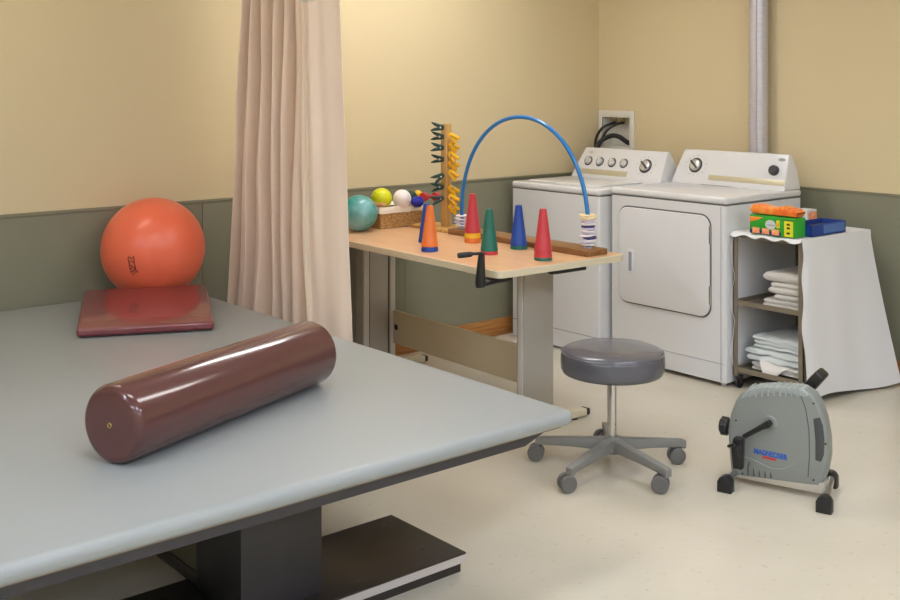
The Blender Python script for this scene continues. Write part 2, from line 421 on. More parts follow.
hd = MB().sheet(lambda u, v: pleat(u, ZH+(ZT-ZH)*v), 200, 16, .0015)
hd.sheet(lambda u, v: panel(u, ZH+(ZT-ZH)*v), 60, 16, .0015)
plab(hd.build('mesh_header', 'netting', t, ang=180), 'white open mesh header')
MB().sheet(lambda u, v: panel(u*.45, 1.828+.022*v)+Vector((0, -.004, 0)), 40, 3, .003).build('top_hem', 'netting', t, ang=180)
for i in range(9):
    p = pleat(i/8.01, ZT) if i < 6 else panel((i-5)/3.2, ZT)
    MB().tube([p, p+Vector((0, 0, .03)), (p.x, 2.58, ZC-.035)], .002, 6).build('curtain_hook', 'steel', t)
tr = BX('curtain_track', 'white_metal', None, -4.78, -1.2, 2.565, 2.60, ZC-.03, ZC-.0005, bev=.003)
tag(tr, 'white ceiling track that the peach curtain hangs from', 'curtain track')

# ------------------------------------------------------------------ height adjustable work table (local frame, turned slightly)
TR = math.radians(-1.6)
tw = thing('work_table', 'maple topped height-adjustable work table with grey column legs', 'table', (-3.17, 2.90, 0), TR)
MB().box(-1.59, -.004, .004, .696, .7265, .7500, bev=.0, Mx=None).build('tabletop', 'laminate', tw)
# rebuild with rounded corners
tt = tw.children[0]; bpy.data.objects.remove(tt)
MB().box(-1.597, -.003, .003, .717, .7225, .7503, bev=.03, seg=6, edges='z').build('tabletop', 'laminate', tw)
g = MB(); pts = []
for cx, cy, s0 in ((-.03, .03, -PI/2), (-.03, .69, 0), (-1.57, .69, PI/2), (-1.57, .03, PI)):
    for k in range(7): pts.append((cx+.03*math.cos(s0+k*PI/12), cy+.03*math.sin(s0+k*PI/12)))
bmt = bmesh.new(); lo_ = []; hi_ = []; n_ = len(pts)
def ringpts(off):
    out = []
    for (x, y) in pts:
        dx, dy = x+.8, y-.36
        out.append((x + (off if dx > 0 else -off), y + (off if dy > 0 else -off)))
    return out
rin = ringpts(-.004); rout = ringpts(.0)
v = [[bmt.verts.new((p[0], p[1], z)) for p in ring] for ring, z in ((rin, .7215), (rout, .7225), (rout, .7495), (rin, .7506))]
for k in range(n_):
    k2 = (k+1) % n_
    for a in range(4):
        b = (a+1) % 4
        bmt.faces.new((v[a][k], v[a][k2], v[b][k2], v[b][k]))
bmesh.ops.recalc_face_normals(bmt, faces=bmt.faces)
g._merge(bmt); plab(g.build('edge_banding', 'edge_band', tw), 'cream edge banding')
for i, lx in enumerate((-.235, -1.43)):
    ya, yb = ((.322, .495), (.298, .493))[i]
    hw_ = (.026, .035)[i]
    c = MB().box(lx-hw_, lx+hw_, ya, yb, .0415, .715, bev=.008, seg=3, edges='z').build('leg', 'leg_grey', tw)
    if i == 1:
        g = MB()
        for yy in (ya, yb-.033): g.box(lx+.030, lx+.043, yy, yy+.032, .06, .71, bev=.002)
        plab(g.build('channel', 'leg_light', c), 'pale vertical channel strip')
        g = MB()
        for yy in (ya+.034, yb-.041): g.box(lx+.0345, lx+.0365, yy, yy+.006, .06, .71)
        g.build('groove', 'groove', c)
    else:
        MB().box(lx-.012, lx+.018, ya-.004, ya+.0005, .06, .71, bev=.003).build('channel', 'leg_light', c)
    ft = MB().box(lx-.026, lx+.026, .02, .70, .010, .042, bev=.006).build('foot', 'cream_foot', tw)
    for yy in (.02-.012, .70):
        MB().box(lx-.024, lx+.024, yy-(.010 if yy < .3 else 0), yy+(.012 if yy < .3 else .022), .010, .039, bev=.006).build('foot_cap', 'plastic_black', ft)
    for yy in (.07, .64):
        MB().cyl((lx, yy, 0), (lx, yy, .0105), .018, n=16).build('glide', 'plastic_black', ft)
    MB().box(lx-.05, lx+.05, .06, .66, .702, .7215, bev=.004).build('top_bracket', 'leg_light', tw)
cb = MB().box(-1.395, -.27, .478, .498, .145, .315, bev=.003).build('crossbar', 'crossbar', tw)
MB().cyl((-1.36, .4775, .232), (-1.36, .4765, .232), .0155, n=20).build('hole_plug', 'plastic_black', cb)
# crank under the front edge, black slide under the right edge
ck = MB(); ck.tube([(-.045, .10, .706), (-.045, .02, .704), (-.055, -.045, .698)], [.008, .008, .010], 12)
ck = ck.build('crank_shaft', 'plastic_black', tw)
ca = MB(); ca.tube([(-.058, -.045, .690), (-.058, -.047, .708), (-.050, -.049, .79), (-.047, -.049, .826)], [.020, .021, .015, .012], 14)
ca.build('crank_arm', 'plastic_black', ck)
ch = MB(); ch.tube([(-.047, -.049, .822), (-.056, -.085, .823), (-.058, -.095, .822), (-.082, -.127, .818), (-.086, -.137, .817)], [.006, .006, .0105, .0115, .010], 14)
ch.build('crank_handle', 'plastic_black', ck)
MB().box(-.09, -.02, .006, .03, .708, .716, bev=.002).build('drive_rod', 'plastic_black', tw)
MB().box(-.04, -.008, .30, .49, .706, .7205, bev=.002).build('slide_rail', 'plastic_black', tw)
ZT0 = .7508

# cones
def cone_at(x, y, z, m, label):
    h, r0, r1, th_ = .178, .0375, .0135, .0012
    pr = [(r0, 0), (r0, .012), (r0-.0012, .014), (r1+.001, h-.002), (r1-.001, h), (0, h),
          (0, h-th_), (r1-th_, h-th_-.001), (r0-.0012-th_, .014), (r0-th_-.0004, .012), (r0-th_-.0004, 0)]
    o = MB().lathe(pr, 40, c=(x, y, z), closed=False)
    # close the rim
    o = o.build('stacking_cone', m); tag(o, label, 'cone', 'stacking cones on the work table'); return o
def stack(x, y, items):
    z = ZT0
    for m, dz, lab in items:
        cone_at(x, y, z, m, lab); z += dz
stack(-3.762, 3.030, [('c_blue', .021, 'blue cone nested under the orange cone at the front left'), ('c_orange', .02, 'orange plastic cone topping the leftmost front stack')])
stack(-3.985, 3.190, [('c_blue', .0165, 'blue cone standing mostly hidden behind the orange cone')])
stack(-3.838, 3.345, [('c_orange', .0225, 'orange cone at the bottom of the stack with yellow in the middle'), ('c_yellow', .0235, 'yellow cone nested between the red and orange cones'), ('c_red', .02, 'red cone on top of the yellow cone, near the hoop')])
stack(-3.53, 3.172, [('c_red', .0155, 'red cone showing only its rim below the green cone'), ('c_green', .02, 'green plastic cone standing behind the crank handle')])
stack(-3.560, 3.375, [('c_green', .0155, 'green cone showing only its rim below the blue cone'), ('c_blue', .02, 'blue plastic cone in front of the wooden board')])
stack(-3.27, 3.240, [('c_green', .0125, 'green cone at the bottom of the rightmost stack'), ('c_red', .022, 'red cone in the middle of the rightmost stack, only rim showing'), ('c_red', .02, 'red plastic cone topping the rightmost stack')])

# hoop on a board
t = thing('ring_arch', 'blue plastic arch mounted on a long brown wooden board', 'therapy toy', (-3.67, 3.517, ZT0))
Mb = T(-3.662, 3.497, ZT0) @ Matrix.Rotation(math.radians(-.3), 4, 'Z')
MB().box(-.463, .463, -.064, .064, 0, .026, bev=.003, Mx=Mb).build('board', 'board', t)
pts = []
xa, xb, zb, ztop = -4.095, -3.257, ZT0+.02, 1.331
for k in range(49):
    a = PI*k/48; xx = (xa+xb)/2 - (xb-xa)/2*math.copysign(abs(math.cos(a))**.98, math.cos(a))
    zz = zb+.09 + (ztop-zb-.09)*math.sin(a)**.96
    pts.append((xx, 3.50, zz))
pts = [(xa, 3.50, zb)] + [(xa, 3.50, zb+.06)] + pts + [(xb, 3.50, zb+.06)] + [(xb, 3.50, zb)]
MB().tube(pts, .0095, 16).build('arch_tube', 'pipe_blue', t, ang=60)
for x in (xa, xb): MB().cyl((x, 3.50, ZT0+.0262), (x, 3.50, ZT0+.031), .017, n=20).build('socket', 'lav_ring', t)
def ring(x, y, z, m, label, tx, ty, R_=.030, gp='plastic rings threaded on the arch'):
    g = MB(); g.tube([(R_*math.cos(a*PI/14), R_*math.sin(a*PI/14), 0) for a in range(28)], .0048, 8, closed=True)
    o = g.build('plastic_ring', m); o.location = (x, y, z); o.rotation_euler = (tx, ty, 0)
    return tag(o, label, 'ring', gp)
cols = ['white_ring', 'lav_ring', 'white_ring', 'blue_ring', 'white_ring', 'lav_ring', 'white_ring', 'lav_ring', 'blue_ring', 'white_ring', 'lav_ring', 'white_ring', 'cream_ring', 'cream_ring']
ordn = ['lowest', 'second', 'third', 'fourth', 'fifth', 'sixth', 'seventh', 'eighth', 'ninth', 'tenth', 'eleventh', 'twelfth', 'next to top', 'topmost']
z = ZT0+.0365
for i, m in enumerate(cols):
    r_ = random.Random(i+3)
    cn = {'white_ring': 'white', 'lav_ring': 'pale lavender', 'blue_ring': 'navy', 'cream_ring': 'cream'}[m]
    ring(xb+r_.uniform(-.009, .009), 3.50+r_.uniform(-.008, .008), z, m, '%s plastic ring on the right foot of the arch, %s from the board' % (cn, ordn[i]),
         r_.uniform(-.05, .05), r_.uniform(-.07, .07), .026 if i < 12 else .033)
    z += .0097
z = ZT0+.0365
for i, m in enumerate(['white_ring', 'lav_ring', 'white_ring', 'white_ring']):
    r_ = random.Random(i+30)
    cn = {'white_ring': 'white', 'lav_ring': 'pale lavender'}[m]
    ring(xa+r_.uniform(-.005, .005), 3.50+r_.uniform(-.005, .005), z, m, '%s plastic ring on the left foot of the arch, %s from the board' % (cn, ['lowest', 'second', 'third', 'topmost'][i]),
         r_.uniform(-.1, .1), r_.uniform(-.12, .12), .027)
    z += .0155

# clothespin tree
px_, py_ = -4.245, 3.525
t = thing('pegboard_post', 'square pine post on a flat base holding coloured clothespins', 'therapy toy', (px_, py_, ZT0))
rot = Matrix.Rotation(math.radians(8), 4, 'Z')
MB().box(-4.428, -4.145, 3.448, 3.60, ZT0, ZT0+.018, bev=.002).build('base', 'pine', t)
MB().box(-.019, .019, -.02, .02, ZT0+.018, 1.282, bev=.002, Mx=T(px_, py_, 0) @ rot).build('post', 'pine', t)
sd = RR.copy(); fw = -F            # along the picture's width / towards the camera side of the post
def pin(loc, m, direction, spread, label, group):
    r = thing('clothespin', label, 'clothespin', loc, group=group)
    d = Vector(direction).normalized(); s_ = Vector((0, 0, 1)).cross(d).normalized(); s2 = d.cross(s_).normalized()
    P = Vector(loc)
    for sg in (-1, 1):
        g = MB(); g.tube([P + s2*sg*.0035, P + d*.012 + s2*sg*.006, P + d*.026 + s2*sg*.0075, P + d*.05 + s2*sg*(.008+spread*.5), P+d*(.066 if 'green' in m else .058)+s2*sg*(.008+spread)], [.005, .0085, .009, .0075, .0025] if 'green' in m else [.006, .0105, .011, .010, .0085], 8)
        g.build('jaw', m, r)
    g = MB(); g.tube([P + d*.02 + s_*.0105, P + d*.02 - s_*.0105], .0055, 8); g.build('spring', 'steel', r)
zs = [1.268, 1.222, 1.168, 1.110, 1.035, .975, .92]
rods = MB()
for i, z in enumerate(zs):
    base = Vector((px_, py_, z-.004)) - sd*.018
    rods.cyl(base+fw*.03, base - sd*.022+fw*.03, .003, n=8)
    dz = [.12, .1, .1, .05, -.55, -.1, -.25][i]
    pin(base + sd*.006 + fw*.03, 'pin_green', -sd*1 + Vector((0, 0, dz)) + fw*.25*(-1)**i, .012, 'dark green clothespin left of the pine post, %s' % ['highest', 'second from the top', 'third from the top', 'fourth from the top', 'middle low one drooping', 'second from the bottom', 'lowest'][i], 'dark green clothespins')
for i in range(8):
    z = 1.232 - i*.046 - (0.03 if i > 4 else 0)
    base = Vector((px_, py_, z)) + sd*.018
    rods.cyl(base+fw*.03, base + sd*.020+fw*.03, .003, n=8)
    pin(base - sd*.004 + fw*.03, 'pin_yellow', sd + Vector((0, 0, -.75 - .12*(i % 3))) + fw*.45*(-1)**i, .008, 'yellow clothespin right of the pine post, %s' % ['highest', 'second from the top', 'third from the top', 'fourth from the top', 'fourth from the bottom', 'third from the bottom', 'second from the bottom', 'lowest'][i], 'yellow clothespins')
rods.build('peg', 'steel', t)

# teal ball, basket and what is in it
b = MB().ball((-4.487, 3.163, ZT0+.09), .0905, 40).build('rubber_ball', 'teal', ang=80)
tag(b, 'teal marbled rubber ball at the left end of the work table', 'ball')
t = thing('wicker_basket', 'rectangular wicker basket with a cream cloth liner', 'basket', (-4.54, 3.41, ZT0))
bx0, bx1, by0, by1 = -4.665, -4.465, 3.275, 3.55
def bask(u, v):
    # walk round the basket's wall
    P = [(bx0, by0), (bx1, by0), (bx1, by1), (bx0, by1), (bx0, by0)]; k = min(3, int(u*4)); f_ = u*4-k
    x = P[k][0]+(P[k+1][0]-P[k][0])*f_; y = P[k][1]+(P[k+1][1]-P[k][1])*f_
    cx, cy = (bx0+bx1)/2, (by0+by1)/2; s_ = .93+.07*v
    wv = .0022*math.sin(f_*PI*16)*math.cos(v*PI*9)
    nx, ny = [(0, -1), (1, 0), (0, 1), (-1, 0)][k]
    return Vector((cx+(x-cx)*s_+nx*wv, cy+(y-cy)*s_+ny*wv, ZT0+.002+.098*v))
MB().sheet(bask, 256, 44, .004).build('body', 'wicker', t, ang=70)
BX('bottom', 'wicker_dark', t, bx0+.012, bx1-.012, by0+.012, by1-.012, ZT0, ZT0+.008)
g = MB(); g.tube([(bx0, by0, ZT0+.1), (bx1, by0, ZT0+.1), (bx1, by1, ZT0+.1), (bx0, by1, ZT0+.1)], .006, 8, closed=True); g.build('rim', 'wicker_dark', t)
def lin_f(u, v):
    P = [(bx0, by0), (bx1, by0), (bx1, by1), (bx0, by1), (bx0, by0)]; k = min(3, int(u*4)); f_ = u*4-k
    x = P[k][0]+(P[k+1][0]-P[k][0])*f_; y = P[k][1]+(P[k+1][1]-P[k][1])*f_
    cx, cy = (bx0+bx1)/2, (by0+by1)/2
    prof = [(1.075, .078), (1.08, .095), (1.05, .112), (.97, .108), (.9, .097), (.0, .092)]
    q = v*5; j = min(4, int(q)); h_ = q-j; s_ = prof[j][0]*(1-h_)+prof[j+1][0]*h_; zz = prof[j][1]*(1-h_)+prof[j+1][1]*h_
    return Vector((cx+(x-cx)*s_, cy+(y-cy)*s_, ZT0+zz+.0015*math.sin(u*60)+.002*noise.noise(Vector((u*30, v*3, 0)))))
plab(MB().sheet(lin_f, 96, 20, .002).build('liner', 'liner', t, ang=80), 'cream cloth liner folded over the rim')
zl = ZT0+.0975
def dball(name, px, py, d, r, m, label, cat='ball', bump=0, sc=(1, 1, 1)):
    v = raypix(px, py); P = CAMP + v*d; P.z = max(zl + r*sc[2], zl) if P.z-r < zl+.03 else P.z
    g = MB().ball(P, r, 28, sc)
    if bump:
        for vv in g.bm.verts:
            q = (vv.co-P); vv.co = P + q*(1+bump*math.sin(q.x*320)*math.sin(q.y*320)*math.sin(q.z*320))
    return tag(g.build(name, m, ang=80), label, cat, None)
def at(px, d, r, zc=None): 
    v = raypix(px, 100); return (CAMP.x+v.x*d, CAMP.y+v.y*d)
def bask_ball(px, d, r, m, label, zc, sc=(1, 1, 1), cat='ball', name='rubber_ball', bump=0):
    x, y = at(px, d, r); P = Vector((x, y, zc)); g = MB().ball(P, r, 28, sc)
    if bump:
        for vv in g.bm.verts:
            q = (vv.co-P); vv.co = P + q*(1+bump*math.sin(q.x*330)*math.sin(q.y*330)*math.sin(q.z*330))
    return tag(g.build(name, m, ang=80), label, cat)
bask_ball(381.5, 5.60, .0535, 'lime', 'lime yellow ball in the wicker basket', zl+.052)
bask_ball(402, 5.63, .0475, 'ball_white', 'white ball beside the lime ball in the basket', zl+.0465)
bask_ball(411, 5.76, .032, 'green_dk', 'dark green ball at the back of the basket', zl+.044, name='foam_ball')
bask_ball(417.5, 5.64, .030, 'blue_yarn', 'bumpy blue ball near the right end of the basket', zl+.0295, (1.1, 1.1, .95), bump=.1, name='bumpy_ball')
bask_ball(418, 5.80, .022, 'c_yellow', 'small yellow ball behind the bumpy blue ball', zl+.052, name='foam_ball')
t = thing('dumbbell', 'small red foam dumbbell lying beyond the right end of the basket', 'dumbbell', (-4.52, 3.66, zl))
g = MB(); P0 = Vector((*at(424, 5.74, 0), zl+.045)); P1 = Vector((*at(436, 5.80, 0), zl+.040)); dd = (P1-P0).normalized()
MB().cyl(P0, P1, .010, n=14).build('bar', 'red_stuff', t)
for P in (P0, P1): MB().cyl(P-dd*.012, P+dd*.012, .022, n=18).build('weight', 'red_stuff', t)
g = MB(); c_ = Vector((-4.480, 3.345, zl)); g.tube([(c_.x-.012+.02*math.sin(k*.8), c_.y-.05+.011*k, zl+.007+.003*math.sin(k)) for k in range(10)], .0065, 8)
tag(g.build('strap', 'plastic_black'), 'black strap lying on the front lip of the basket liner', 'strap')
g = MB().tube([(-4.53, 3.262, zl+.022), (-4.51, 3.278, zl+.026), (-4.482, 3.300, zl+.024), (-4.462, 3.31, zl+.018)], [.012, .014, .014, .011], 10)
tag(g.build('cord_handle', 'tan'), 'tan roll lying at the left corner of the basket', 'roll')

# ------------------------------------------------------------------ washer and dryer
def outline(x0, x1, z0, z1, r, n=6):
    P = []
    for cx, cz, s0 in ((x1-r, z1-r, 0), (x0+r, z1-r, PI/2), (x0+r, z0+r, PI), (x1-r, z0+r, 3*PI/2)):
        for k in range(n+1): P.append((cx+r*math.cos(s0+k*PI/2/n), cz+r*math.sin(s0+k*PI/2/n)))
    return P
def console(t, x0, x1, yf, yt, yb, z0, z1):
    # side profile in YZ, extruded along X
    pf = [(yf, z0), (yf+.002, z0+.018), (yt, z1-.006), (yt+.012, z1), (yt+.03, z1-.004), (yb-.012, z0+(z1-z0)*.55), (yb, z0+.02), (yb, z0)]
    Mx = Matrix(((0, 1, 0, 0), (1, 0, 0, 0), (0, 0, 1, 0), (0, 0, 0, 1)))
    g = MB(); g.prism([(a, b) for a, b in pf], x0, x1, bev=.006, seg=3, Mx=Mx)
    for v in g.bm.verts:
        k = (v.co.z-z0)/(z1-z0)
        if v.co.x < (x0+x1)/2: v.co.x += .045*k
        else: v.co.x -= .018*k
    c = g.build('console', 'appl', t)
    A_ = Vector((0, yf+.002, z0+.018)); B_ = Vector((0, yt, z1-.006)); e2 = (B_-A_).normalized(); n_ = Vector((1, 0, 0)).cross(e2)
    def fr(x, s_):      # frame on the slanted face: s_ 0..1 from bottom to top
        P = A_ + (B_-A_)*s_; P.x = x
        return Matrix(((1, e2.x, n_.x, P.x), (0, e2.y, n_.y, P.y), (0, e2.z, n_.z, P.z), (0, 0, 0, 1)))
    return c, fr
def knob(c, Mx, r, big=False):
    k = MB().lathe([(0, .0012), (r*1.28, .0012), (r*1.28, .003), (r*1.02, .004)], 36, Mx)
    base = k.build('knob_ring', 'dark_knob', c)
    g = MB(); g.lathe([(r, .003), (r*.94, .016), (r*.8, .019), (0, .0195)], 36, Mx)
    kk = g.build('knob', 'silver_knob', c)
    g = MB().box(-r*.16, r*.16, -r*.95, r*.95, .018, .026, bev=.002, Mx=Mx @ Matrix.Rotation(.9 if big else .2, 4, 'Z'))
    g.build('grip', 'dark_knob' if big else 'silver_knob', kk)
def marks(c, fr, x, s_, r, Mx0):
    g = MB()
    for k in range(14):
        a = 2*PI*k/14+.2
        l_ = .006 if k % 3 else .014
        g.box(-l_/2, l_/2, -.0012, .0012, .0002, .0007, Mx=Mx0 @ T(r*1.75*math.cos(a), r*1.45*math.sin(a), 0))
    g.build('dial_marks', 'print', c)

# washer
x0, x1, yf, yb = -4.717, -4.031, 4.418, 5.09
t = thing('washing_machine', 'white top-loading washing machine in the corner beside the dryer', 'washing machine', ((x0+x1)/2, (yf+yb)/2, 0))
MB().box(x0, x1, yf, yb, .012, .872, bev=.012, seg=3, edges='z').build('cabinet', 'appl', t)
MB().box(x0+.004, x1-.004, yf+.004, yb-.004, .871, .877).build('seam', 'appl_seam', t)
MB().box(x0-.001, x1+.001, yf-.002, yb, .877, .914, bev=.012, seg=3).build('top', 'appl', t)
ld = MB().box(x0+.07, x1-.07, yf+.07, 4.86, .9135, .924, bev=.006, seg=3).build('lid', 'appl', t)
MB().box(x0+.30, x0+.40, yf+.062, yf+.071, .914, .919, bev=.002).build('lid_lip', 'appl', ld)
MB().box(x0+.002, x1-.002, yf-.0012, yf+.001, .108, .1105).build('toe_seam', 'appl_seam', t)
for fx in (x0+.05, x1-.05):
    for fy in (yf+.05, yb-.05): MB().cyl((fx, fy, 0), (fx, fy, .014), .02, n=14).build('foot', 'rubber', t)
c, fr = console(t, x0+.01, x1+.022, 4.905, 4.985, 5.075, .914, 1.092)
for x in (-4.600, -4.507, -4.410, -4.318): knob(c, fr(x, .52), .0235)
knob(c, fr(-4.150, .48), .034, True); marks(c, fr, 0, 0, .04, fr(-4.150, .48))
g = MB().prism([(0, 0), (.02, .0), (.035, .028), (.0, .028)], 0, .001)  # placeholder outline for the strip
g.bm.free(); g = MB()
g.box(-.20, .20, -.017, .017, .0003, .0015, bev=.0006, Mx=fr(-4.47, .13)); plab(g.build('accent_strip', 'gold', c), 'champagne coloured lower strip')
MB().lathe([(0, .001), (.02, .001), (.02, 0)], 24, fr(-4.60, .86) @ Matrix.Diagonal((1, .45, 1, 1))).build('badge', 'gold', c)

# dryer
x0, x1, yf, yb = -3.992, -3.25, 4.469, 5.125
t = thing('clothes_dryer', 'white front-loading clothes dryer right of the washing machine', 'clothes dryer', ((x0+x1)/2, (yf+yb)/2, 0))
MB().box(x0, x1, yf, yb, .022, .886, bev=.014, seg=3, edges='z').build('cabinet', 'appl', t)
MB().box(x0+.004, x1-.004, yf+.004, yb-.004, .885, .892).build('seam', 'appl_seam', t)
MB().box(x0-.001, x1+.001, yf-.002, yb, .892, .928, bev=.012, seg=3).build('top', 'appl', t)
MB().prism(outline(-3.935, -3.334, .322, .838, .062), yf-.002, yf+.004).build('door_gap', 'appl_seam', t)
d = MB().prism(outline(-3.928, -3.341, .329, .831, .056), yf-.012, yf+.002, bev=.004, seg=3).build('door', 'appl', t)
MB().prism(outline(-3.868, -3.825, .480, .610, .006), yf-.0135, yf-.011, bev=.0008).build('handle', 'appl', d)
plab(MB().prism(outline(-3.857, -3.836, .495, .596, .004), yf-.0142, yf-.013).build('handle_recess', 'recess', d), 'grey-blue handle recess')
for z in (.44, .74): MB().box(-3.342, -3.334, yf-.013, yf-.003, z-.045, z+.045, bev=.002).build('hinge', 'steel', d)
MB().box(x0+.002, x1-.01, yf-.0012, yf+.001, .112, .1145).build('toe_seam', 'recess', t)
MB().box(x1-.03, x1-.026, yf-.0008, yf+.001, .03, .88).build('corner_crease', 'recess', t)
for fx in (x0+.05, x1-.04):
    for fy in (yf+.04, yb-.05): MB().cyl((fx, fy, 0), (fx, fy, .024), .014, n=14).build('foot', 'alu', t)
c, fr = console(t, x0+.002, x1-.002, 4.975, 5.04, 5.12, .928, 1.113)
knob(c, fr(-3.843, .5), .034, True); marks(c, fr, 0, 0, .04, fr(-3.843, .5))
kk = MB().lathe([(.028, .001), (.027, .018), (.023, .024), (0, .024)], 36, fr(-3.335, .5)).build('start_knob', 'dark_knob', c)
MB().box(-.24, .24, -.015, .015, .0003, .0015, bev=.0006, Mx=fr(-3.50, .13)).build('accent_strip', 'gold', c)
MB().lathe([(0, .001), (.022, .001), (.022, 0)], 24, fr(-3.305, .86) @ Matrix.Diagonal((1, .4, 1, 1))).build('badge', 'print', c)
MB().box(x0+.22, x0+.42, 4.955, 4.963, .9275, .9295, bev=.0005).build('lint_door_slot', 'appl_seam', t)

# duct on the back wall
t = thing('exhaust_duct', 'round silver metal duct running up the back wall behind the dryer', 'duct', (-3.56, 5.19, .3))
MB().cyl((-3.56, 5.193, .3), (-3.56, 5.193, ZC-.001), .052, n=40).build('pipe', 'duct', t)
MB().box(-3.562, -3.558, 5.1385, 5.143, .3, ZC-.002).build('seam', 'duct', t).location.x += .02
MB().box(-3.632, -3.622, 5.235, YW-.001, .93, ZC-.002, bev=.002).build('wall_strip', 'tan', t)
for z in (2.3, 1.5):
    pass

# recessed wall box with hoses
t = thing('washer_outlet_box', 'white recessed plumbing box in the back wall above the washer', 'outlet box', (-4.648, 5.25, 1.07))
X0, X1, Z0, Z1 = -4.792, -4.498, 1.062, 1.312; yF = YW-.012
g = MB(); g.box(X0, hb[0]+.005, yF, YW-.0005, Z0, Z1, bev=.002); g.box(hb[1]-.005, X1, yF, YW-.0005, Z0, Z1, bev=.002)
g.box(hb[0]+.005, hb[1]-.005, yF, YW-.0005, Z0, hb[2]+.004, bev=.002); g.box(hb[0]+.005, hb[1]-.005, yF, YW-.0005, hb[3]-.004, Z1, bev=.002)
g.build('faceplate', 'box_white', t)
g = MB(); a_, b_, c_, d_ = hb[0]+.001, hb[1]-.001, hb[2]+.001, hb[3]-.001
g.box(a_, b_, YW+.085, YW+.09, c_, d_); g.box(a_, a_+.004, YW, YW+.085, c_, d_); g.box(b_-.004, b_, YW, YW+.085, c_, d_)
g.box(a_+.004, b_-.004, YW, YW+.085, c_, c_+.004); g.box(a_+.004, b_-.004, YW, YW+.085, d_-.004, d_)
g.build('recess', 'box_white', t)
for x in (-4.70, -4.63):
    v_ = MB(); v_.cyl((x, YW+.05, 1.272), (x, YW+.05, 1.235), .009, n=14); v_.box(x-.018, x+.018, YW+.035, YW+.045, 1.244, 1.254, bev=.002)
    v_.build('valve', 'brass', t)
def hose(pts, r, label, name='water_hose'):
    # smooth the given points with a Catmull-Rom pass
    P = [Vector(p) for p in pts]; out = []
    P = [P[0]]+P+[P[-1]]
    for i in range(1, len(P)-2):
        for k in range(8):
            u = k/8; a, b, c, d = P[i-1:i+3]
            out.append(.5*((2*b)+(c-a)*u+(2*a-5*b+4*c-d)*u*u+(3*b-a-3*c+d)*u**3))
    out.append(P[-2]); tag(MB().tube(out, r, 10).build(name, 'rubber', ang=80), label, 'hose')
hose([(-4.70, YW+.05, 1.236), (-4.705, YW+.0, 1.225), (-4.735, YW-.04, 1.20), (-4.765, YW-.06, 1.14), (-4.765, YW-.07, 1.06), (-4.72, YW-.07, .98)], .0085, 'black water hose curving from the left valve of the wall box')
hose([(-4.63, YW+.05, 1.236), (-4.645, YW+.0, 1.228), (-4.69, YW-.04, 1.19), (-4.725, YW-.06, 1.12), (-4.73, YW-.075, 1.05), (-4.69, YW-.08, .98)], .0085, 'black water hose curving from the right valve of the wall box')
hose([(-4.550, YW+.03, 1.105), (-4.560, YW-.005, 1.118), (-4.60, YW-.03, 1.150), (-4.655, YW-.045, 1.155), (-4.705, YW-.085, 1.12), (-4.725, YW-.12, 1.05), (-4.68, YW-.12, .98)], .015, 'thick black drain hose looping out of the wall box', 'drain_hose')

# ------------------------------------------------------------------ stool
t = thing('rolling_stool', 'round slate grey vinyl stool on a five-wheeled base', 'stool', (-2.848, 3.197, 0), 0.0)
pr = [(0, .372), (.180, .372), (.191, .376), (.198, .390), (.1995, .415), (.1985, .438), (.196, .452), (.188, .461), (.172, .467), (.10, .471), (0, .472)]
MB().lathe(pr, 72).build('seat', 'seat', t, ang=60)
MB().tube([(.1955*math.cos(a*PI/36), .1955*math.sin(a*PI/36), .4535) for a in range(72)], .0022, 8, closed=True).build('piping', 'piping', t)
MB().lathe([(0, .362), (.09, .362), (.09, .375), (0, .375)], 32).build('seat_plate', 'black_steel', t)
MB().lathe([(0, .34), (.024, .34), (.026, .350), (.026, .362), (0, .362)], 24).build('collar', 'chrome', t)
MB().cyl((0, 0, .10), (0, 0, .345), .0165, n=28).build('column', 'chrome', t)
MB().cyl((-.03, .012, .13), (-.03, .012, .345), .006, n=14).build('lift_lever', 'chrome', t)
MB().lathe([(0, .066), (.030, .066), (.036, .075), (.040, .120), (.030, .128), (0, .128)], 28).build('hub', 'base_grey', t)
for i in range(5):
    a = math.radians(-79+72*i); Ma = Matrix.Rotation(a, 4, 'Z')
    g = MB(); g.prism([(.028, .122), (.15, .108), (.298, .092), (.306, .088), (.306, .062), (.296, .058), (.281, .066), (.15, .074), (.028, .076)], -.017, .017, bev=.004, Mx=Ma)
    for v in g.bm.verts:
        q = Ma.inverted() @ v.co; k = 1.25-.35*q.x/.3; q.y *= k; v.co = Ma @ q
    g.build('base_arm', 'base_grey', t)
    cs = MB(); cx, cy = .288*math.cos(a), .288*math.sin(a)
    cs.cyl((cx, cy, .05), (cx, cy, .069), .006, n=12)
    ca_ = math.radians(230)+[.25, -.3, .15, .5, -.2][i]; dx, dy = math.cos(ca_), math.sin(ca_)
    Mc = T(cx+.018*dx, cy+.018*dy, .032) @ Matrix.Rotation(ca_, 4, 'Z') @ Matrix.Rotation(PI/2, 4, 'X')
    cs.lathe([(0, -.006), (.020, -.006), (.020, .006), (0, .006)], 20, Mc)
    cst = cs.build('caster', 'caster', t)
    for s_ in (-1, 1):
        MB().lathe([(0, -.009), (.028, -.009), (.0318, -.005), (.0318, .006), (.028, .009), (.018, .0105), (0, .0095)], 28, Mc @ T(0, 0, s_*.016)).build('wheel', 'caster', cst)

